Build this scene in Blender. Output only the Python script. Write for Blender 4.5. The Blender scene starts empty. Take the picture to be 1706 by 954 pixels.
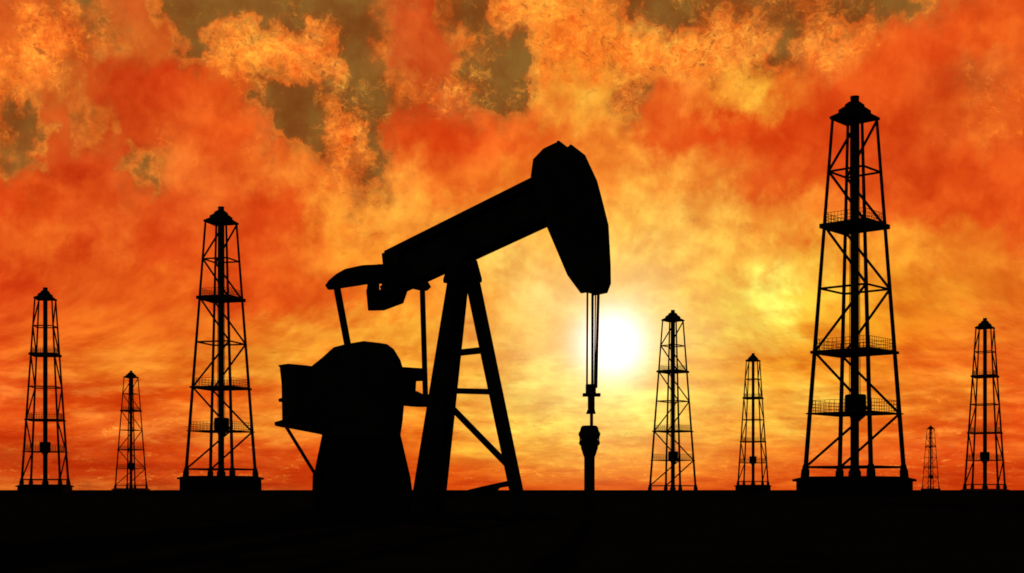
import bpy, bmesh, math, random
from mathutils import Vector, Matrix

random.seed(7)
R = math.radians
C = bpy.context.scene.collection
scene = bpy.context.scene
F = 2300.0            # focal length in photo pixels (1706 wide)
CX, HY = 853.0, 816.0
EYE = 0.6

# ------------------------------------------------------------------ camera
cd = bpy.data.cameras.new('camera'); cam = bpy.data.objects.new('camera', cd); C.objects.link(cam)
cam.location = (0, 0, EYE); cam.rotation_euler = (R(90), 0, 0)
cd.sensor_fit = 'HORIZONTAL'; cd.sensor_width = 36.0; cd.lens = 36.0 * F / 1706.0
cd.shift_y = (HY - 477.0) / 1706.0
cd.clip_start = 0.1; cd.clip_end = 30000
scene.camera = cam

scene.view_settings.view_transform = 'Standard'; scene.view_settings.look = 'None'
scene.view_settings.exposure = 0.0; scene.view_settings.gamma = 1.0
scene.render.engine = 'CYCLES'
scene.cycles.max_bounces = 4
scene.cycles.filter_width = 1.7

SUNPX = (1021.0, 572.0)
sun_az = math.atan2(SUNPX[0] - CX, F)
sun_el = math.atan2(HY - SUNPX[1], math.hypot(SUNPX[0] - CX, F))

# ------------------------------------------------------------------ sky (world shader, laid out by direction)
world = bpy.data.worlds.new('World'); scene.world = world; world.use_nodes = True
wt = world.node_tree; wt.nodes.clear()
try:
    world.cycles.sampling_method = 'MANUAL'; world.cycles.sample_map_resolution = 512
except Exception:
    pass

class N:
    """tiny expression wrapper round shader sockets"""
    def __init__(s, sock): s.s = sock
def _plug(node, i, v):
    if isinstance(v, N): wt.links.new(v.s, node.inputs[i])
    else: node.inputs[i].default_value = v
def M(op, *a, clamp=False):
    n = wt.nodes.new('ShaderNodeMath'); n.operation = op; n.use_clamp = clamp
    for i, v in enumerate(a): _plug(n, i, v)
    return N(n.outputs[0])
def add(a, b): return M('ADD', a, b)
def sub(a, b): return M('SUBTRACT', a, b)
def mul(a, b): return M('MULTIPLY', a, b)
def mad(a, b, c): return M('MULTIPLY_ADD', a, b, c)
def smooth(v, lo, hi, a=0.0, b=1.0, kind='SMOOTHSTEP'):
    n = wt.nodes.new('ShaderNodeMapRange'); n.interpolation_type = kind
    _plug(n, 0, v); _plug(n, 1, lo); _plug(n, 2, hi); _plug(n, 3, a); _plug(n, 4, b)
    return N(n.outputs[0])
def xyz(x, y, z):
    n = wt.nodes.new('ShaderNodeCombineXYZ')
    for i, v in enumerate((x, y, z)): _plug(n, i, v)
    return N(n.outputs[0])
def noise(vec, scale, detail=4.0, rough=0.5, dist=0.0, lac=2.0):
    n = wt.nodes.new('ShaderNodeTexNoise'); n.noise_dimensions = '3D'
    wt.links.new(vec.s, n.inputs['Vector'])
    n.inputs['Scale'].default_value = scale; n.inputs['Detail'].default_value = detail
    n.inputs['Roughness'].default_value = rough; n.inputs['Distortion'].default_value = dist
    n.inputs['Lacunarity'].default_value = lac
    return N(n.outputs['Fac']), N(n.outputs['Color'])
def sep(v):
    n = wt.nodes.new('ShaderNodeSeparateXYZ'); wt.links.new(v.s, n.inputs[0])
    return [N(o) for o in n.outputs]
def mixc(f, a, b, mode='MIX'):
    n = wt.nodes.new('ShaderNodeMix'); n.data_type = 'RGBA'; n.blend_type = mode
    n.clamp_factor = True
    _plug(n, 0, f)
    for i, v in ((6, a), (7, b)):
        if isinstance(v, N): wt.links.new(v.s, n.inputs[i])
        else: n.inputs[i].default_value = (*v, 1)
    return N(n.outputs[2])
def vscale(v, k):
    n = wt.nodes.new('ShaderNodeVectorMath'); n.operation = 'SCALE'
    wt.links.new(v.s, n.inputs[0]); _plug(n, 3, k)
    return N(n.outputs[0])
def vadd(a, b):
    n = wt.nodes.new('ShaderNodeVectorMath'); n.operation = 'ADD'
    wt.links.new(a.s, n.inputs[0])
    if isinstance(b, N): wt.links.new(b.s, n.inputs[1])
    else: n.inputs[1].default_value = b
    return N(n.outputs[0])
def lin(c):
    return tuple(((v / 255) / 12.92) if v <= 10 else (((v / 255) + .055) / 1.055) ** 2.4 for v in c)

tc = wt.nodes.new('ShaderNodeTexCoord')
dx, dy, dz = sep(N(tc.outputs['Generated']))
hyp = M('SQRT', add(mul(dx, dx), mul(dy, dy)))
az = M('ARCTAN2', dx, dy)                        # 0 straight ahead, positive to the right
tt = M('DIVIDE', dz, M('MAXIMUM', hyp, 0.02))    # tangent of elevation
# sky plane in hundreds of arc units: X to the right, Y up from the horizon
X = mul(az, 23.0)
Y = mul(tt, 23.0)
# noise space: stretched sideways towards the horizon, as cloud seen edge on
near_h = smooth(Y, 0.0, 3.6, 1.0, 0.0)            # 1 at the horizon
stretch = mad(near_h, -0.5, 1.0)
ysq = M('POWER', M('MAXIMUM', Y, 0.001), 0.72)
ysq = mul(ysq, 1.75)
P = xyz(mul(X, stretch), ysq, 3.7)
# the undistorted plane for the high broken cloud
yq = add(Y, mul(sub(1.0, M('EXPONENT', mul(Y, -1 / 1.3))), 3.5))
Q = xyz(X, yq, 9.1)

# domain warps
_, w1 = noise(P, 0.55, 3.0, 0.5)
_, w2 = noise(vadd(P, (11.3, 4.1, 0.0)), 2.8, 7.0, 0.58)
w1x, w1y, _z = sep(w1); w2x, w2y, _z = sep(w2)
ampy = mad(near_h, -0.72, 1.0)
WX = add(X, add(mul(sub(w1x, .5), .35), mul(sub(w2x, .5), 1.3)))
WY = add(Y, mul(ampy, add(mul(sub(w1y, .5), .3), mul(sub(w2y, .5), 1.35))))

# rows of the cloudscape: (height px in the photo frame, [(x, (sRGB), broken-cloud amount)])
ol = (136, 90, 36)
ROWS = [
 (-60, [(0,(150,70,30),.2),(400,(120,80,34),.3),(900,(160,95,40),.4),(1300,(130,85,36),.3),(1706,(190,80,30),.2)]),
 (20, [(0,(190,78,30),.15),(50,(200,78,28),.1),(120,(152,84,34),.2),(190,(196,84,30),.15),(235,(206,84,30),.1),(285,(142,88,36),.2),
       (350,ol,.25),(440,ol,.15),(500,ol,.35),(590,(135,88,36),.15),(660,(195,84,32),.15),(700,(214,82,28),.2),(740,(170,86,32),.2),
       (790,ol,.3),(850,(240,130,44),.8),(920,(252,150,48),.8),(1000,(250,150,50),.75),(1060,(150,92,38),.3),(1120,(140,92,38),.35),
       (1200,(165,96,40),.6),(1290,(160,84,34),.5),(1350,(175,92,36),.6),(1420,ol,.35),(1500,(142,90,36),.25),(1570,(200,88,30),.3),(1640,(232,96,30),.1),(1706,(240,100,32),.1)]),
 (95, [(0,(220,92,28),.3),(60,(244,120,38),.9),(110,(230,104,34),.8),(170,(172,84,30),.4),(215,(196,88,30),.3),(270,(210,90,28),.2),(315,(146,90,36),.2),
       (370,(230,125,42),.8),(430,(250,145,48),1.),(490,(246,132,46),1.),(550,(215,115,42),.9),(590,(140,90,38),.3),(660,(205,82,30),.25),
       (730,(205,78,26),.2),(790,(160,90,36),.5),(860,(134,92,38),.15),(900,(244,140,44),.7),(960,(253,150,46),.8),(1040,(250,150,48),.8),
       (1110,(251,155,54),.9),(1190,(225,125,44),1.),(1250,(200,110,42),.9),(1310,(150,82,34),.3),(1370,(238,130,48),.8),(1430,(238,112,36),.6),(1500,(232,84,24),.1),
       (1570,(228,78,22),.1),(1650,(236,92,26),.15),(1706,(240,100,30),.1)]),
 (160, [(0,(248,124,38),.6),(60,(240,116,38),.7),(110,(190,94,32),.4),(160,(205,74,22),.1),(215,(204,64,18),.0),(280,(216,68,20),.0),(340,(230,88,26),.1),
       (390,(222,96,30),.4),(435,(145,92,38),.25),(500,(136,90,38),.15),(560,(165,98,40),.7),(620,(138,90,36),.35),(680,(180,88,34),.5),(740,(205,92,34),.7),
       (790,(150,92,38),.5),(860,(146,94,38),.4),(900,(250,160,52),.4),(950,(255,182,60),.3),(1000,(254,176,58),.3),(1050,(170,104,40),.6),(1100,(226,90,26),.2),
       (1150,(248,125,42),.2),(1210,(252,160,50),.4),(1265,(255,180,56),.3),(1320,(242,120,38),.3),(1380,(228,80,22),.1),(1500,(230,82,22),.0),
       (1570,(216,80,24),.1),(1620,(205,98,36),.4),(1706,(236,104,34),.3)]),
 (230, [(0,(180,94,34),.5),(50,(150,94,36),.2),(105,(214,86,28),.1),(150,(180,84,30),.2),(210,(205,70,20),.0),(270,(220,84,26),.3),(330,(232,92,28),.2),
       (390,(240,94,28),.1),(440,(224,96,32),.4),(480,(146,92,38),.15),(520,(155,94,38),.35),(570,(236,126,44),1.),(625,(150,94,38),.45),(680,(222,78,22),.1),
       (750,(226,74,20),.0),(820,(244,100,30),.1),(900,(246,120,36),.1),(980,(252,150,48),.3),(1040,(250,150,48),.4),(1090,(226,86,24),.1),(1180,(222,72,18),.0),(1300,(226,76,20),.0),
       (1420,(224,76,20),.0),(1500,(216,70,18),.0),(1580,(226,92,28),.2),(1650,(240,112,36),.4),(1706,(234,100,32),.4)]),
 (300, [(0,(170,92,32),.2),(45,(170,92,32),.1),(85,(206,70,20),.0),(125,(206,64,18),.0),(180,(226,88,28),.2),(240,(165,94,34),.2),(300,(244,120,40),.3),(370,(236,106,34),.3),
       (430,(250,132,44),.3),(500,(252,140,44),.3),(560,(240,134,44),.6),(625,(158,100,40),.35),(680,(250,136,44),.3),(740,(238,108,32),.1),(800,(240,110,32),.1),
       (860,(248,136,40),.2),(1000,(252,140,44),.2),(1060,(254,166,58),.3),(1130,(248,150,52),.4),(1200,(232,120,38),.2),(1290,(230,90,26),.0),(1400,(226,80,22),.0),
       (1520,(212,68,18),.0),(1620,(228,80,22),.0),(1706,(230,84,24),.1)]),
 (365, [(0,(228,80,22),.1),(60,(236,94,26),.1),(130,(240,104,32),.2),(200,(232,98,30),.2),(270,(226,86,26),.1),(350,(244,112,36),.2),(420,(232,86,24),.0),(490,(232,88,24),.0),
       (550,(255,160,48),.3),(590,(240,150,48),.5),(650,(255,166,56),.4),(720,(254,164,54),.3),(800,(253,156,50),.2),(900,(255,176,60),.1),(1060,(255,180,66),.2),(1130,(253,186,76),.3),
       (1200,(252,176,66),.3),(1280,(248,150,50),.2),(1370,(244,126,38),.1),(1450,(240,100,30),.0),(1600,(236,92,26),.0),(1706,(234,86,24),.0)]),
 (430, [(0,(248,116,36),.2),(80,(250,124,38),.2),(140,(226,84,24),.0),(190,(248,122,38),.2),(260,(226,80,22),.0),(350,(232,90,24),.0),(430,(236,94,26),.0),(510,(246,124,36),.2),
       (570,(255,160,46),.3),(640,(252,150,44),.2),(760,(254,168,58),.1),(850,(255,206,92),.1),(920,(255,186,72),.1),(1060,(255,196,84),.1),(1180,(254,186,72),.1),
       (1280,(254,184,66),.1),(1360,(254,190,64),.1),(1430,(250,156,44),.1),(1540,(248,148,42),.2),(1620,(244,136,38),.1),(1706,(238,104,30),.1)]),
 (500, [(0,(222,72,20),.0),(80,(230,86,24),.0),(150,(246,118,34),.1),(230,(240,106,28),.1),(300,(246,118,32),.1),(380,(234,92,24),.0),(480,(240,102,26),.0),(560,(248,122,34),.1),
       (640,(248,130,34),.1),(740,(250,150,44),.0),(820,(254,176,62),.0),(900,(255,206,110),.0),(1080,(255,214,116),.0),(1160,(254,190,72),.0),(1215,(255,220,86),.1),
       (1290,(255,240,104),.1),(1350,(252,190,60),.1),(1430,(244,156,38),.1),(1520,(232,132,30),.0),(1600,(236,134,34),.1),(1706,(238,128,34),.1)]),
 (560, [(0,(236,98,28),.1),(90,(242,110,30),.0),(200,(246,124,32),.1),(300,(248,130,34),.1),(400,(250,146,40),.1),(480,(254,170,50),.1),(560,(255,180,54),.1),(690,(255,184,56),.0),
       (800,(254,186,70),.0),(880,(255,200,90),.0),(1120,(255,206,94),.0),(1220,(255,214,80),.1),(1290,(254,206,74),.1),(1350,(248,170,42),.0),(1430,(246,158,34),.0),(1530,(240,126,26),.1),(1620,(244,128,34),.2),(1706,(248,132,38),.2)]),
 (610, [(0,(248,110,32),.1),(90,(250,138,38),.1),(200,(253,156,44),.1),(290,(250,146,38),.1),(350,(253,166,46),.1),(450,(255,186,56),.1),(560,(250,150,40),.0),(690,(253,170,50),.0),
       (800,(254,190,66),.0),(900,(255,214,100),.1),(1060,(255,204,84),.1),(1180,(253,180,54),.1),(1300,(250,168,36),.0),(1420,(248,152,34),.1),(1530,(238,110,24),.1),(1610,(240,114,28),.2),(1706,(246,120,34),.2)]),
 (665, [(0,(246,106,34),.1),(90,(226,84,16),.0),(200,(228,88,14),.0),(300,(230,92,16),.0),(400,(238,108,22),.0),(470,(244,134,36),.1),(600,(244,120,28),.0),(700,(252,160,46),.1),
       (790,(255,196,70),.1),(880,(255,232,108),.2),(1060,(255,230,104),.2),(1140,(253,190,64),.1),(1210,(255,200,76),.2),(1300,(253,186,60),.1),(1360,(255,206,74),.1),(1450,(250,160,42),.1),(1540,(248,140,36),.2),(1610,(248,146,40),.2),(1706,(238,96,22),.0)]),
 (712, [(0,(240,98,26),.1),(80,(224,78,12),.0),(170,(240,110,32),.2),(270,(236,112,32),.2),(340,(248,150,44),.1),(450,(250,160,48),.1),(600,(240,110,28),.0),(700,(250,140,34),.1),
       (790,(254,184,62),.1),(880,(255,218,84),.3),(1050,(255,214,88),.3),(1130,(254,186,66),.2),(1220,(252,168,54),.2),(1300,(253,190,66),.2),(1380,(250,160,48),.1),(1460,(244,124,30),.1),(1560,(240,106,26),.2),(1640,(236,100,26),.1),(1706,(236,88,20),.0)]),
 (752, [(0,(204,62,8),.0),(100,(204,62,8),.0),(220,(208,66,10),.1),(330,(226,90,20),.1),(450,(232,98,24),.1),(600,(232,90,16),.0),(700,(240,116,24),.0),(790,(252,170,50),.1),
       (890,(253,184,60),.2),(1050,(252,164,50),.2),(1150,(250,156,46),.2),(1260,(248,140,40),.1),(1360,(244,124,36),.1),(1480,(236,98,26),.1),(1600,(228,80,18),.1),(1706,(232,88,20),.0)]),
 (790, [(0,(206,62,10),.1),(200,(206,64,10),.1),(400,(208,70,12),.1),(600,(222,80,12),.0),(760,(238,100,18),.1),(900,(244,130,28),.2),(1100,(246,134,30),.2),(1250,(242,116,28),.1),
       (1400,(226,86,20),.1),(1560,(222,78,16),.1),(1706,(218,74,16),.1)]),
 (815, [(0,(194,52,6),.0),(400,(200,58,8),.0),(760,(222,80,12),.0),(960,(240,104,16),.0),(1150,(240,102,18),.0),(1400,(216,76,14),.0),(1706,(212,68,12),.0)]),
]
def sky_xy(px, py):
    a = math.atan2(px - CX, F); t = (HY - py) / math.hypot(px - CX, F)
    return a * 23.0, t * 23.0
XL, XR = sky_xy(0, HY)[0], sky_xy(1706, HY)[0]
FX = smooth(WX, XL, XR, 0, 1, 'LINEAR')
col = None; amt = None; prevy = None
for py, stops in ROWS:
    rn = wt.nodes.new('ShaderNodeValToRGB'); cr = rn.color_ramp; cr.interpolation = 'EASE'
    wt.links.new(FX.s, rn.inputs[0])
    while len(cr.elements) > 1: cr.elements.remove(cr.elements[-1])
    for i, (px, c, f) in enumerate(stops):
        pos = (sky_xy(px, HY)[0] - XL) / (XR - XL)
        e = cr.elements[0] if i == 0 else cr.elements.new(pos)
        g = 1.0
        if py >= 300 and px < 640: g = .89
        elif py >= 365 and px < 960: g = .95
        elif 60 <= py <= 240 and 880 <= px <= 1060: g = .93
        elif py >= 600 and px > 1280: g = .93
        elif py >= 740: g = .93
        e.position = pos; e.color = (*lin((c[0] * (1 - (1 - g) * .25), c[1] * g, c[2] * g)), f)
    yv = (HY - py) / F * 23.0
    cN, aN = N(rn.outputs[0]), N(rn.outputs[1])
    if col is None: col, amt = cN, aN
    else:
        k = smooth(WY, prevy, yv, 0, 1)
        col = mixc(k, col, cN)
        amt = mad(k, sub(aN, amt), amt)
    prevy = yv

# broken, frothy high cloud: bright ridges and open holes
_, fw = noise(Q, 2.2, 3.0, 0.6)
Qw = vadd(Q, vscale(vadd(fw, (-.5, -.5, -.5)), 0.55))
f1, _ = noise(Qw, 3.6, 7.0, 0.68, 0.0)
f2, _ = noise(vadd(Qw, (5.2, 8.8, 1.3)), 8.5, 5.0, 0.6)
ridge = sub(1.0, mul(M('ABSOLUTE', sub(f2, .5)), 5.0))
froth = add(mul(sub(f1, .5), 3.0), mul(sub(ridge, .45), .75))
amt = mad(near_h, .25, amt)
# clear gaps have a torn edge, and the cloud round them a thin bright rim
cR, cG, cB = sep(col)
gn, _ = noise(Qw, 1.5, 9.0, .68)
edge_k = smooth(add(cR, mul(sub(gn, .5), .40)), .34, .68)
rim = mul(mul(edge_k, sub(1.0, edge_k)), 4.0)
open_sky = mixc(smooth(cR, .25, .6), lin((134, 84, 33)), lin((172, 84, 30)))
torn = mixc(edge_k, open_sky, mixc(smooth(cR, .30, .55), lin((226, 96, 30)), col))
torn = mixc(mul(rim, smooth(gn, .38, .62, .1, .65)), torn, lin((248, 128, 42)))
col = mixc(smooth(cR, .62, .50), col, torn)
cov = mul(amt, -1.0)
hi = mul(smooth(froth, mad(amt, -1.3, .72), mad(amt, -1.3, 1.65)), M('MINIMUM', mad(amt, 2.2, .1), .95))
lo = mul(smooth(froth, .02, -.6), M('MINIMUM', amt, .9))
froth_hi = mixc(near_h, lin((255, 146, 48)), lin((255, 190, 76)))
# frothy highlights follow how bright their own patch is
hi_col = mixc(0.5, froth_hi, mixc(1.0, col, (1.4, 1.35, 1.2), 'MULTIPLY'))
f3, _ = noise(vadd(Qw, (1.2, 3.3, 6.1)), 6.0, 6.0, 0.7)
hi_col = mixc(1.0, hi_col, xyz(mad(sub(f3, .5), 1.2, 1.02), mad(sub(f3, .5), 3.2, 1.02), mad(sub(f3, .5), 3.4, 1.0)), 'MULTIPLY')
col = mixc(hi, col, hi_col)
lo_hue = mixc(near_h, (0.30, 0.115, 0.022), (0.62, 0.30, 0.09))
lo_col = mixc(.5, lo_hue, mixc(1.0, col, (0.62, 0.55, 0.7), 'MULTIPLY'))
col = mixc(lo, col, lo_col)

# soft shading of the whole cloud deck
s1, _ = noise(xyz(mul(X, stretch), mul(yq, .95), 6.4), 1.15, 6.0, 0.55)
s2, _ = noise(xyz(mul(X, 0.7), mul(Y, 6.5), 1.0), 1.0, 5.0, 0.6)
col = mixc(1.0, col, xyz(*(mad(sub(smooth(s1, .37, .62), .5), k, c_) for k, c_ in ((.18, .98), (.46, .95), (.54, .92)))), 'MULTIPLY')
# billows: each puff of cloud bright along its upper edge and dull beneath
_, bw = noise(vadd(P, (4.0, 1.0, 2.0)), 1.1, 3.0, .5)
Pw = vadd(P, vscale(vadd(bw, (-.5, -.5, -.5)), .5))
def billow(v):
    return noise(v, 1.3, 7.0, .56)[0]
rel = mul(sub(billow(Pw), billow(vadd(Pw, (-.05, .13, 0.0)))), 1.6)
rel = M('MINIMUM', M('MAXIMUM', rel, -.16), .16)
col = mixc(1.0, col, xyz(*(mad(rel, k, 1.0) for k in (.4, 1.1, 1.2))), 'MULTIPLY')
b1, bc = noise(xyz(mul(X, .8), mul(Y, 3.0), 4.4), 1.35, 8.0, .64)
low = mul(smooth(Y, .35, 1.0), smooth(Y, 2.8, 1.6))
puff = mul(smooth(b1, .49, .63), low)
col = vadd(col, vscale(xyz(.13, .085, .012), puff))
gapk = mul(smooth(b1, .49, .38), smooth(Y, 3.6, 2.0))
col = mixc(mul(gapk, .6), col, mixc(1.0, col, (.86, .58, .45), 'MULTIPLY'))
st = mul(near_h, sub(s2, .5))
col = mixc(1.0, col, xyz(*(mad(st, k, 1.0) for k in (0.5, 1.6, 2.0))), 'MULTIPLY')

# aureole and sun seen through thin cloud
sx, sy = sky_xy(*SUNPX)
wob = mad(sub(w2x, .5), .5, 1.0)
r2 = add(M('POWER', mul(sub(X, sx), 1.0), 2.0), M('POWER', mul(sub(Y, sy), 1.0), 2.0))
r = M('SQRT', r2)
core = M('EXPONENT', mul(M('POWER', mul(r, 1 / 0.54), 2.4), -1.0))
halo = M('EXPONENT', mul(M('POWER', mul(mul(r, wob), 1 / .9), 1.5), -1.0))
wide = M('EXPONENT', mul(mul(r, wob), -1 / 2.2))
col = mixc(mul(M('EXPONENT', mul(mul(r2, 1 / 2.3), -1.0)), .6), col, lin((255, 214, 112)))
glow = vadd(vscale(xyz(.7, .8, 1.1), core), vadd(vscale(xyz(.25, .26, .24), halo), vscale(xyz(.0, .0, .0), wide)))
col = vadd(col, glow)

# outside the bank of lit cloud the sky is plain dusk
nish = wt.nodes.new('ShaderNodeTexSky'); nish.sky_type = 'NISHITA'; nish.sun_disc = False
nish.sun_elevation = sun_el; nish.sun_rotation = sun_az
nish.dust_density = 4.0; nish.air_density = 1.5
bg_sky = wt.nodes.new('ShaderNodeBackground'); wt.links.new(nish.outputs[0], bg_sky.inputs[0]); bg_sky.inputs[1].default_value = 0.05
bg_cl = wt.nodes.new('ShaderNodeBackground'); wt.links.new(col.s, bg_cl.inputs[0]); bg_cl.inputs[1].default_value = 1.0
side = smooth(M('ABSOLUTE', az), R(38), R(80), 1.0, 0.0)
top = smooth(tt, .42, .75, 1.0, 0.0)
band = mul(side, top)
mx = wt.nodes.new('ShaderNodeMixShader'); wt.links.new(band.s, mx.inputs[0])
wt.links.new(bg_sky.outputs[0], mx.inputs[1]); wt.links.new(bg_cl.outputs[0], mx.inputs[2])
wo = wt.nodes.new('ShaderNodeOutputWorld'); wt.links.new(mx.outputs[0], wo.inputs[0])

# ------------------------------------------------------------------ sun
sd = bpy.data.lights.new('sun', 'SUN'); sd.energy = 2.0; sd.angle = R(0.5); sd.color = (1.0, .62, .30)
so = bpy.data.objects.new('sun', sd); C.objects.link(so)
sdir = Vector((math.sin(sun_az) * math.cos(sun_el), math.cos(sun_az) * math.cos(sun_el), math.sin(sun_el)))
so.rotation_euler = sdir.to_track_quat('Z', 'Y').to_euler(); so.location = sdir * 60

# ------------------------------------------------------------------ materials
def material(name, base, rough=.9, spec=.05, metal=0.0, var=.35, scale=3.0, bump=0.0):
    m = bpy.data.materials.new(name); m.use_nodes = True; nt = m.node_tree
    b = nt.nodes['Principled BSDF']
    t = nt.nodes.new('ShaderNodeTexCoord'); n = nt.nodes.new('ShaderNodeTexNoise')
    n.inputs['Scale'].default_value = scale; n.inputs['Detail'].default_value = 6
    nt.links.new(t.outputs['Object'], n.inputs['Vector'])
    rp = nt.nodes.new('ShaderNodeValToRGB')
    rp.color_ramp.elements[0].position = .3; rp.color_ramp.elements[1].position = .7
    rp.color_ramp.elements[0].color = (*[c * (1 - var) for c in base], 1)
    rp.color_ramp.elements[1].color = (*[c * (1 + var) for c in base], 1)
    nt.links.new(n.outputs['Fac'], rp.inputs[0]); nt.links.new(rp.outputs[0], b.inputs['Base Color'])
    b.inputs['Roughness'].default_value = rough; b.inputs['Specular IOR Level'].default_value = spec
    b.inputs['Metallic'].default_value = metal
    if bump:
        bp = nt.nodes.new('ShaderNodeBump'); bp.inputs['Strength'].default_value = bump
        nt.links.new(n.outputs['Fac'], bp.inputs['Height']); nt.links.new(bp.outputs[0], b.inputs['Normal'])
    return m
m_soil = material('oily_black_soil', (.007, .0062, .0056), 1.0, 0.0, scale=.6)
m_steel = material('black_painted_steel', (.018, .016, .015), .9, .0, scale=2.0)
m_rust = material('rusty_dark_steel', (.024, .017, .013), .9, .0, scale=4.0)
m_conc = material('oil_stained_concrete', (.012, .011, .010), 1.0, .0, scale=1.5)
m_cable = material('wire_rope', (.04, .038, .036), .6, .3, scale=30)

# ------------------------------------------------------------------ mesh helpers
class MB:
    def __init__(s): s.bm = bmesh.new()
    def poly_prism(s, a, b):
        """two equal-length loops of points joined into a closed solid"""
        va = [s.bm.verts.new(p) for p in a]; vb = [s.bm.verts.new(p) for p in b]
        s.bm.faces.new(va); s.bm.faces.new(list(reversed(vb)))
        n = len(a)
        for i in range(n):
            s.bm.faces.new((va[(i + 1) % n], va[i], vb[i], vb[(i + 1) % n]))
        return s
    def bar(s, p, q, w, w2=None, n=6, flat=None):
        p, q = Vector(p), Vector(q); w2 = w if w2 is None else w2
        d = (q - p).normalized(); up = Vector((0, 0, 1)) if abs(d.z) < .95 else Vector((0, 1, 0))
        x = d.cross(up).normalized(); y = d.cross(x).normalized()
        ang = [2 * math.pi * (i + .5) / n for i in range(n)]
        k = 1 / math.cos(math.pi / n)
        A = [p + (x * math.cos(t) + y * math.sin(t)) * w * k for t in ang]
        B = [q + (x * math.cos(t) + y * math.sin(t)) * w2 * k for t in ang]
        return s.poly_prism(A, B)
    def box(s, x0, x1, y0, y1, z0, z1):
        return s.poly_prism([(x0, y0, z0), (x1, y0, z0), (x1, y1, z0), (x0, y1, z0)],
                            [(x0, y0, z1), (x1, y0, z1), (x1, y1, z1), (x0, y1, z1)])
    def lathe(s, prof, n=20, rot=0.0, c=(0, 0)):
        rings = [[s.bm.verts.new((c[0] + r * math.cos(rot + 2 * math.pi * i / n), c[1] + r * math.sin(rot + 2 * math.pi * i / n), z)) for i in range(n)] for r, z in prof]
        for a, b in zip(rings, rings[1:]):
            for i in range(n): s.bm.faces.new((a[i], a[(i + 1) % n], b[(i + 1) % n], b[i]))
        s.bm.faces.new(list(reversed(rings[0]))); s.bm.faces.new(rings[-1])
        return s
    def build(s, name, mat, parent=None):
        bmesh.ops.recalc_face_normals(s.bm, faces=s.bm.faces)
        me = bpy.data.meshes.new(name); s.bm.to_mesh(me); s.bm.free()
        me.materials.append(mat)
        o = bpy.data.objects.new(name, me); C.objects.link(o)
        if parent: o.parent = parent
        return o
def thing(name, label, cat, loc, rotz=0.0, group=None):
    o = bpy.data.objects.new(name, None); C.objects.link(o)
    o.location = loc; o.rotation_euler = (0, 0, rotz); o['label'] = label; o['category'] = cat
    if group: o['group'] = group
    return o

# ------------------------------------------------------------------ derricks: where they stand
D0 = 144.0; PX = D0 / F
# cx in photo, scale against the nearest, photo height of the platform top, turn, label
DERRICKS = [
 (1424, 1.000, 797, 17.6, 'tallest black lattice oil derrick standing just right of the sun on a wide block base'),
 (368.4, .708, 795, 17.6, 'second tallest black oil derrick, left of the pumpjack, on a block base'),
 (75.5, .518, 808.5, 212 - 90, 'black oil derrick with paired legs nearest the left edge of the picture'),
 (1121, .474, 818, 17.5, 'black oil derrick nearest to the right of the sun, its feet sunk at the horizon'),
 (1641, .449, 815.5, 212.6 - 90, 'black oil derrick with paired legs nearest the right edge of the picture'),
 (1254.7, .346, 808.4, 212 - 90, 'small paired-leg oil derrick between the sunside derrick and the tallest one'),
 (218.3, .309, 814, 14, 'small oil derrick between the two taller ones on the left of the pumpjack'),
 (1550.5, .166, 814, 17.5, 'tiniest and farthest oil derrick, right of the tallest one'),
]
SLAB = 2.0
spots = []
for cx, s, py, yaw, lab in DERRICKS:
    Yd = D0 / s; Xd = (cx - CX) / F * Yd
    ztop = EYE + (HY - py) * Yd / F
    spots.append((Xd, Yd, ztop - SLAB, yaw, lab))

# ------------------------------------------------------------------ ground
def gz(x, y):
    z = 0.0
    for X_, Y_, zb, *_r in spots:
        d2 = ((x - X_) ** 2 + (y - Y_) ** 2)
        d = math.sqrt(d2)
        k = 1.0 if d < 9 else max(0.0, 1 - (d - 9) / 26.0)
        k = k * k * (3 - 2 * k)
        z += zb * k
    return z
def build_ground():
    bm = bmesh.new()
    radii = [0.0]; r_ = 1.0
    while r_ < 1000: radii.append(r_); r_ += max(.8, min(6.0, r_ * .04))
    while r_ < 12000: radii.append(r_); r_ *= 1.25
    n = 360
    # finer angular steps in the half facing the derricks
    angs = [R(60) + R(60) * i / 200 for i in range(201)] + [R(120) + R(300) * i / 90 for i in range(1, 90)]
    rings = []
    ctr = bm.verts.new((0, 0, 0))
    for rr in radii[1:]:
        ring = []
        for a in angs:
            x, y = rr * math.cos(a), rr * math.sin(a)
            z = gz(x, y)
            dp = math.hypot(x, y - 29)
            z += 0.012 * math.sin(x * 1.7 + 3 * math.sin(y * .9)) * math.sin(y * 1.3 + x * .4) * (1 if rr < 80 else 0)
            ring.append(bm.verts.new((x, y, z)))
        rings.append(ring)
    m = len(angs)
    for i in range(m): bm.faces.new((ctr, rings[0][i], rings[0][(i + 1) % m]))
    for a, b in zip(rings, rings[1:]):
        for i in range(m): bm.faces.new((a[i], b[i], b[(i + 1) % m], a[(i + 1) % m]))
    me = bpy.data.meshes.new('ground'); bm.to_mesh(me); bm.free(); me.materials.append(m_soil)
    for p in me.polygons: p.use_smooth = True
    o = bpy.data.objects.new('ground', me); C.objects.link(o)
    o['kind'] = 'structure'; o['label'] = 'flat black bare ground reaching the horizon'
build_ground()

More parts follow.
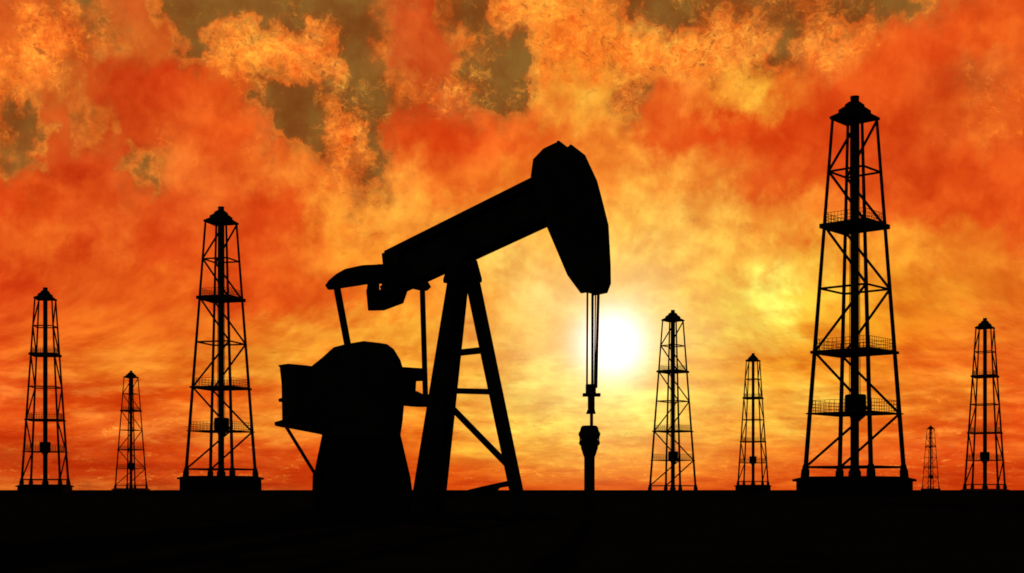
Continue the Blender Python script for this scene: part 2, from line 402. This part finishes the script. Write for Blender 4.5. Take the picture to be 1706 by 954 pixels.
# ------------------------------------------------------------------ one derrick, local z = 0 at its foot
def zl(y): return SLAB + (797 - y) * PX
def rad(y): return (37.6 + (y - 200) * 45.4 / 578.0) * PX
def corner(k, y, extra=0.0, dr=0.0):
    # k=0 left-near, 1 near inner, 2 right-far, 3 far inner (seen at turn 0)
    a = R(180 + 90 * k); r_ = rad(y) + dr
    return Vector((r_ * math.cos(a), r_ * math.sin(a), zl(y) + extra))
def square(r_, z, turn=0.0):
    return [(r_ * math.cos(R(180 + 90 * k + turn)), r_ * math.sin(R(180 + 90 * k + turn)), z) for k in range(4)]
def make_derrick(label):
    t = thing('oil_derrick', label, 'oil derrick', (0, 0, 0), 0, 'oil derricks standing on the plain')
    # block base
    b = MB()
    b.poly_prism(square(99 * PX, -.6), square(99 * PX, zl(802)))
    b.poly_prism(square(105.5 * PX, zl(801.9)), square(105.5 * PX, zl(798)))
    b.poly_prism(square(105 * PX, zl(797.9)), square(84 * PX, zl(793.5)))
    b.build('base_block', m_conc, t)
    # legs with their footings
    for k in range(4):
        lg = MB().bar(corner(k, 797), corner(k, 197), .225, .14, 8).build('leg', m_steel, t)
        p0, p1 = corner(k, 797), corner(k, 774)
        f = MB()
        f.bar(p0, corner(k, 783), .42, .40, 8); f.bar(corner(k, 783.05), p1, .36, .27, 8)
        f.build('footing', m_conc, lg)
    # girts at the open levels
    for y, w in ((286, .1), (481, .1), (778, .1)):
        for k in range(4):
            MB().bar(corner(k, y), corner((k + 1) % 4, y), w, w, 5).build('girt', m_steel, t)
    # zigzag bracing on the two braced faces
    lv = [200, 286, 377, 481, 587, 689, 778]
    for (a, bb) in ((0, 1), (3, 2)):
        side_at = [1, 0, 1, 0, 1, 0] if a == 0 else None
        seq = {0: [(1, 0), (0, 1), (0, 1), (1, 0), (0, 1), (1, 0)],
               3: [(2, 3), (3, 2), (3, 2), (2, 3), (3, 2), (2, 3)]}[a]
        for i, (u, v) in enumerate(seq):
            MB().bar(corner(u, lv[i]), corner(v, lv[i + 1]), .12, .12, 5).build('diagonal_brace', m_steel, t)
    # working platforms and their railings
    for y, dr, th in ((377, 8.6, .46), (587, 7.6, .28), (689, 7.0, .13)):
        r_ = rad(y) + dr * PX; z = zl(y)
        ri = 1.1
        pl = MB()
        hole = square(ri, z); outer = square(r_, z)
        for k in range(4):
            a0, a1 = Vector(outer[k]), Vector(outer[(k + 1) % 4]); h0, h1 = Vector(hole[k]), Vector(hole[(k + 1) % 4])
            e = Vector((0, 0, th / 2))
            pl.poly_prism([a0 - e, a1 - e, h1 - e, h0 - e], [a0 + e, a1 + e, h1 + e, h0 + e])
        po = pl.build('platform', m_steel, t)
        rl = MB(); rr = rad(y) * .985; hgt = 1.35
        for k in range(4):
            p = Vector(square(rr, z)[k]); q = Vector(square(rr, z)[(k + 1) % 4])
            ns = 12
            for i in range(ns):
                s_ = p.lerp(q, i / ns); rl.bar(s_, s_ + Vector((0, 0, hgt)), .018, .018, 4)
            for hh in (.3, .62, .95, hgt):
                rl.bar(p + Vector((0, 0, hh)), q + Vector((0, 0, hh)), .02, .02, 4)
        rl.build('railing', m_steel, po)
    # crown
    c = MB()
    c.poly_prism(square(42.5 * PX, zl(199)), square(43 * PX, zl(195)))
    c.poly_prism(square(43 * PX, zl(194.95)), square(29 * PX, zl(188.5)))
    c.poly_prism(square(28 * PX, zl(188.45)), square(27.5 * PX, zl(183)))
    c.poly_prism(square(27 * PX, zl(182.9)), square(19 * PX, zl(178)))
    c.poly_prism(square(17.5 * PX, zl(177.9)), square(16.5 * PX, zl(173.5)))
    c.poly_prism(square(16 * PX, zl(173.4)), square(9.5 * PX, zl(169)))
    cr_ = c.build('crown_block', m_steel, t)
    MB().lathe([(7.2 * PX, zl(170)), (7.2 * PX, zl(163)), (7.6 * PX, zl(162.5)), (7.6 * PX, zl(160.5))], 12).build('crown_cap', m_steel, cr_)
    # drill string, travelling block, lines
    MB().lathe([(10.5 * PX, zl(797)), (10.5 * PX, zl(786)), (7.2 * PX, zl(780)), (6.9 * PX, zl(200))], 14).build('drill_pipe', m_rust, t)
    blk = MB().lathe([(8 * PX, zl(698)), (10 * PX, zl(693)), (16.5 * PX, zl(690)), (17.5 * PX, zl(689)), (17.5 * PX, zl(659)), (16 * PX, zl(657)), (8 * PX, zl(656.5))], 8, R(22.5), (.08, 0))
    blk.build('travelling_block', m_steel, t)
    for sx_ in (-1, 1):
        MB().bar((sx_ * 9.2 * PX, 0, zl(658)), (sx_ * 7.4 * PX, 0, zl(198)), .03, .03, 5).build('hoist_line', m_cable, t)
    return t
def copy_tree(o, parent=None):
    c = o.copy(); C.objects.link(c)
    if parent: c.parent = parent
    for ch in list(o.children): copy_tree(ch, c)
    return c
proto = None
for i, (Xd, Yd, zb, yaw, lab) in enumerate(spots):
    if proto is None: d = proto = make_derrick(lab)
    else: d = copy_tree(proto)
    d['label'] = lab
    d.location = (Xd, Yd, zb)
    d.rotation_euler = (0, 0, R(yaw) - math.atan2(Xd, Yd))

# ------------------------------------------------------------------ pumpjack
PHI = R(40)
Bv = Vector((math.cos(PHI), -math.sin(PHI), 0))    # along the beam, tail to head
Vv = Vector((math.sin(PHI), math.cos(PHI), 0))     # across the beam, away from the viewer
YO = 29.0
O = Vector(((775 - CX) / F * YO, YO, 0))
def on_v(px, py, c):
    """point on the plane at distance c across the machine, seen at (px, py)"""
    d = Vector(((px - CX) / F, 1, 0)); s = (O.dot(Vv) + c) / d.dot(Vv)
    return Vector((d.x * s, s, EYE + s * (HY - py) / F)) - O
def on_u(px, py, c):
    d = Vector(((px - CX) / F, 1, 0)); s = (O.dot(Bv) + c) / d.dot(Bv)
    return Vector((d.x * s, s, EYE + s * (HY - py) / F)) - O
def plate(mb, pts, c, t):
    """solid plate t thick across the machine; each outline point says which face shows it ('n' near, 'f' far, 'c' centre)"""
    a, b = [], []
    for px, py, w in pts:
        cc = {'n': c - t / 2, 'f': c + t / 2, 'c': c}[w]
        p = on_v(px, py, cc) - Vv * cc
        a.append(p + Vv * (c - t / 2)); b.append(p + Vv * (c + t / 2))
    return mb.poly_prism(a, b)
def plate_u(mb, pts, c, t):
    a, b = [], []
    for px, py, w in pts:
        cc = {'l': c - t / 2, 'r': c + t / 2, 'c': c}[w]
        p = on_u(px, py, cc) - Bv * cc
        a.append(p + Bv * (c - t / 2)); b.append(p + Bv * (c + t / 2))
    return mb.poly_prism(a, b)
def uvz(p): return p.dot(Bv), p.dot(Vv), p.z
pj = thing('pumpjack', 'large black pumpjack with raised horsehead standing in front of the sun', 'pumpjack', O)

# skid under everything
sk = MB()
u0 = uvz(on_v(500, 860, 0))[0]; u1 = uvz(on_v(895, 860, 0))[0]
for v in (-.62, .62):
    a = Bv * u0 + Vv * v; b = Bv * u1 + Vv * v
    sk.poly_prism([a + Vv * -.12 + Vector((0, 0, -.1)), a + Vv * .12 + Vector((0, 0, -.1)), a + Vv * .12 + Vector((0, 0, .08)), a + Vv * -.12 + Vector((0, 0, .08))],
                  [b + Vv * -.12 + Vector((0, 0, -.1)), b + Vv * .12 + Vector((0, 0, -.1)), b + Vv * .12 + Vector((0, 0, .08)), b + Vv * -.12 + Vector((0, 0, .08))])
for i in range(6):
    u = u0 + .2 + (u1 - u0 - .4) * i / 5
    sk.bar(Bv * u + Vv * -.5 + Vector((0, 0, .06)), Bv * u + Vv * .5 + Vector((0, 0, .06)), .08, .08, 4)
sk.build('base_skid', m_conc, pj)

# pedestal and gearbox
pd = MB(); plate(pd, [(537,722,'n'),(529,760,'n'),(521,800,'n'),(521,862,'n'),(693,862,'f'),(684,795,'f'),(667,722,'f')], 0, .95)
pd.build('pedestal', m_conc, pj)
gb = MB(); plate(gb, [(540,730,'n'),(540,640,'n'),(560,600,'n'),(650,600,'f'),(664,640,'f'),(664,730,'f')], 0, .8)
gb.build('gearbox', m_steel, pj)
# counterweight on the near crank
cw = MB(); plate(cw, [(516,612,'n'),(536,596,'n'),(556,578,'n'),(575,573,'n'),(634,571,'f'),(645,573,'f'),(656,581,'f'),(667,599,'f'),(671,612,'f'),(673,677,'f'),(671,700,'f'),(667,727,'f'),(600,728,'f'),(537,726,'n'),(520,700,'n')], -1.1, .5)
cw.build('counterweight', m_steel, pj)
# drive housing at the tail
dh = MB(); plate(dh, [(463,608,'n'),(480,605.5,'n'),(520,610.5,'n'),(600,615,'f'),(600,727,'f'),(537,724,'n'),(475,712,'n'),(470,700,'n'),(469,640,'n'),(466,612,'n')], -.75, .5)
hs = dh.build('drive_housing', m_steel, pj)
hd = MB(); plate(hd, [(464,664,'n'),(471,662,'n'),(471,670,'n'),(464,669,'n')], -.95, .1); hd.build('latch', m_steel, hs)
tb = MB(); plate(tb, [(457,703,'n'),(470,699,'n'),(482,705,'n'),(479,713,'n'),(469,711.5,'n'),(458,709,'n')], -.95, .14); tb.build('bracket', m_steel, hs)
MB().bar(on_v(477, 711, -.9), on_v(524, 788, -.6), .035, .035, 6).build('housing_strut', m_steel, pj)
pb = MB(); plate(pb, [(521,786,'n'),(530,776,'n'),(530,862,'f'),(519,862,'n')], -.6, .12); pb.build('strut_post', m_steel, pj)

# far crank: a forked arm
ck = MB()
plate(ck, [(640,611,'n'),(671,611,'n'),(712,614,'f'),(712,634.5,'f'),(688,634.5,'c'),(640,634.5,'n')], .9, .22)
plate(ck, [(640,634.6,'n'),(688,634.6,'c'),(687,650,'c'),(640,650,'n')], .9, .22)
plate(ck, [(640,650.1,'n'),(687,650.1,'c'),(701,656.5,'c'),(714,656.5,'f'),(714,678,'f'),(690,677.5,'c'),(640,672,'n')], .9, .22)
ck.build('crank_arm', m_steel, pj)

# samson post
def leg(pts, c, t):
    l = MB(); plate(l, pts, c, t); l.build('samson_leg', m_steel, pj)
def edge(x0, y0, x1, y1, y): return x0 + (x1 - x0) * (y - y0) / (y1 - y0)
leg([(746,462,'n'), (edge(744.5,470,688,816,863),863,'n'), (722,863,'f'), (768,462,'f')], -.35, .14)
leg([(754,462,'n'), (702,863,'n'), (edge(780,480,744.5,816,863),863,'f'), (782,462,'f')], .35, .14)
leg([(772,455,'n'), (edge(780.5,495,848,816,863),863,'n'), (edge(800.5,470,872,816,863),863,'f'), (798.5,462,'f')], 0, .16)
cp = MB()
plate(cp, [(745,441,'n'),(738,466,'n'),(739,471,'n'),(803,470,'f'),(803,464,'f'),(795,434,'f'),(770,420,'c')], 0, .5)
cp.build('saddle_bearing', m_steel, pj)
MB().bar(on_v(758, 588, .1), on_v(810, 582.5, .1), .062, .062, 4).build('rung', m_steel, pj)
MB().bar(on_v(745, 650.5, .1), on_v(822, 652.5, .1), .058, .058, 4).build('rung', m_steel, pj)
MB().bar(on_v(744, 670, .1), on_v(852, 781, .1), .05, .05, 4).build('post_brace', m_steel, pj)
lb = MB(); plate(lb, [(770,818.5,'c'),(800,811,'c'),(850,800,'c'),(850,809.5,'c'),(832,812.5,'c'),(826,818,'c')], .1, .06)
plate(lb, [(730,819,'c'),(856,818.6,'c'),(856,824,'c'),(730,830,'c')], .1, .06)
lb.build('foot_brace', m_steel, pj)

# walking beam: web and flanges
wb = MB()
plate(wb, [(640,423,'c'),(900,292,'c'),(925,368,'c'),(660,487,'c'),(645,470,'c')], 0, .16)
plate(wb, [(640,417.5,'n'),(895,290,'n'),(895,304,'n'),(640,430,'n')], 0, .42)
plate(wb, [(655,480,'f'),(925,358,'f'),(925,372,'f'),(660,494,'f')], 0, .42)
plate(wb, [(640,419,'n'),(668,404,'n'),(668,470,'c'),(652,478,'n'),(640,442,'n')], 0, .40)
wb.build('walking_beam', m_steel, pj)

# horsehead: core and two cheek plates
T = .46
cheek = [(911,378,'n'),(884,294,'n'),(888,265,'n'),(905,247,'n'),(927,236.5,'n'),(953,241,'f'),(975,258,'f'),(995,301,'f'),(1003,331,'f'),(1014,375,'f'),
         (1017.5,440,'f'),(1018,472,'f'),(1012,488,'f'),(967,488,'n'),(945,458,'n')]
def cheek_plate(name, c, parent):
    mb = MB(); a, b = [], []
    for px, py, w in cheek:
        cc = {'n': -T / 2, 'f': T / 2}[w]
        p = on_v(px, py, cc) - Vv * cc
        a.append(p + Vv * (c - .03)); b.append(p + Vv * (c + .03))
    mb.poly_prism(a, b); return mb.build(name, m_steel, parent)
core = [(915,380,'n'),(888,296,'n'),(892,270,'n'),(908,266,'n'),(930,262,'n'),(957,268,'f'),(974,272,'f'),(992,301,'f'),(1000,331,'f'),(1011,375,'f'),
        (1014.5,440,'f'),(1015,471,'f'),(1010,486,'f'),(969,486,'n'),(947,456,'n')]
hh = MB(); plate(hh, core, 0, T - .12)
head = hh.build('horsehead', m_steel, pj)
cheek_plate('cheek_plate', -T / 2 + .03, head); cheek_plate('cheek_plate', T / 2 - .03, head)

# tail bearing under the beam end, with its open eye
tl = MB()
plate(tl, [(612,474,'n'),(612,448,'n'),(630.5,448,'c'),(630.5,482,'c'),(610,488,'n')], -.05, .06)
plate(tl, [(630.6,440,'c'),(690,440,'f'),(690,470,'f'),(637.5,472.5,'c'),(630.6,472.5,'c')], -.05, .06)
plate(tl, [(637.5,472.6,'c'),(690,470.1,'f'),(680,482,'f'),(637.5,482,'c')], -.05, .06)
plate(tl, [(610,482.1,'n'),(680,482.1,'f'),(672,505,'f'),(640,517,'f'),(613,517,'n'),(611.5,500,'n')], -.05, .06)
tl.build('tail_bearing', m_steel, pj)
UT = uvz(on_v(655, 465, 0))[0]
eq = MB()
plate_u(eq, [(541.5,475,'l'),(548,466,'l'),(560,456,'l'),(575,447.5,'l'),(600,442,'l'),(646,440,'c'),(646,470,'c'),(612,473.5,'r'),(557,482,'r'),(546,482,'l')], UT, .12)
plate_u(eq, [(646.1,450,'c'),(685,458,'r'),(707,465,'r'),(714,470,'r'),(718.5,478,'r'),(712,484,'r'),(698,483.5,'l'),(680,479.5,'l'),(646.1,477,'l')], UT, .12)
eq.build('equalizer_beam', m_steel, pj)

# pitman arms
def flatbar(p, q, w, t, name):
    d = (q - p).normalized(); sx_ = Bv - d * Bv.dot(d); sx_.normalize(); n_ = d.cross(sx_)
    c_ = lambda o_: [o_ + sx_ * w + n_ * t, o_ - sx_ * w + n_ * t, o_ - sx_ * w - n_ * t, o_ + sx_ * w - n_ * t]
    return MB().poly_prism(c_(p), c_(q)).build(name, m_steel, pj)
flatbar(on_u(560, 472, UT), on_v(584, 600, -1.0), .062, .045, 'pitman_arm')
flatbar(on_u(703.5, 474, UT), on_v(709, 668, 1.05), .046, .04, 'pitman_arm')

# bridle, carrier bar and polished rod over the well
CV = -.06
def at(px, py, v=CV): return on_v(px, py, v)
wp = at(985, 640); SW = (wp + O).y; pm = SW / F
for xt, xb, rr in ((978.7, 977.9, 1.6), (987.2, 986.8, 2.1), (992.2, 990.2, 1.1), (997.0, 993.0, 2.3)):
    MB().bar(at(xt, 482), at(xb, 646), rr * pm, rr * pm, 8).build('bridle_cable', m_cable, pj)
ctr = at(984.5, 650)
cbm = MB()
def zy(py): return EYE + SW * (HY - py) / F
w = pm
def vbox(mb, xa, xb, ya, yb, dep, xc=984.5):
    mb.box(ctr.x + (xa - xc) * w, ctr.x + (xb - xc) * w, ctr.y - dep, ctr.y + dep, zy(yb), zy(ya))
vbox(cbm, 976, 992.5, 640, 655, .09); vbox(cbm, 971, 1000, 655.1, 660, .11); vbox(cbm, 979.5, 990.5, 660.1, 680, .07)
cbm.poly_prism([(ctr.x - 4.8 * w, ctr.y - .06, zy(680.1)), (ctr.x + 5.8 * w, ctr.y - .06, zy(680.1)), (ctr.x + 5.8 * w, ctr.y + .06, zy(680.1)), (ctr.x - 4.8 * w, ctr.y + .06, zy(680.1))],
               [(ctr.x - 8 * w, ctr.y - .09, zy(689)), (ctr.x + 7.5 * w, ctr.y - .09, zy(689)), (ctr.x + 7.5 * w, ctr.y + .09, zy(689)), (ctr.x - 8 * w, ctr.y + .09, zy(689))])
cbm.build('carrier_bar', m_steel, pj)
MB().lathe([(2.7 * w, zy(720)), (2.7 * w, zy(688.5))], 10, 0, (ctr.x + 1.0 * w, ctr.y)).build('polished_rod', m_cable, pj)

wl = O + Vector((ctr.x - 2.5 * w, ctr.y, 0))
wh = thing('wellhead', 'black wellhead with a bulging valve stack under the pumpjack cables', 'wellhead', wl)
MB().lathe([(13 * w, -.1), (13 * w, .05), (9 * w, .06), (8.8 * w, zy(800)), (8.8 * w, zy(762))], 24).build('casing_pipe', m_rust, wh)
MB().lathe([(8.8 * w, zy(761.9)), (11 * w, zy(756)), (14.2 * w, zy(746)), (14.2 * w, zy(743)), (17.5 * w, zy(739.5)), (17.5 * w, zy(735.5)), (14.2 * w, zy(733)),
            (14.2 * w, zy(731)), (16.5 * w, zy(729)), (18.2 * w, zy(724.5)), (18.2 * w, zy(721.5)), (15.5 * w, zy(717)), (14.5 * w, zy(712)), (12 * w, zy(709)), (5 * w, zy(708.5))], 24).build('stuffing_box', m_steel, wh)
bl = MB()
for k in range(8):
    a = 2 * math.pi * k / 8
    bl.bar((15.5 * w * math.cos(a), 15.5 * w * math.sin(a), zy(736)), (15.5 * w * math.cos(a), 15.5 * w * math.sin(a), zy(727)), .012, .012, 6)
bl.build('flange_bolts', m_rust, wh)
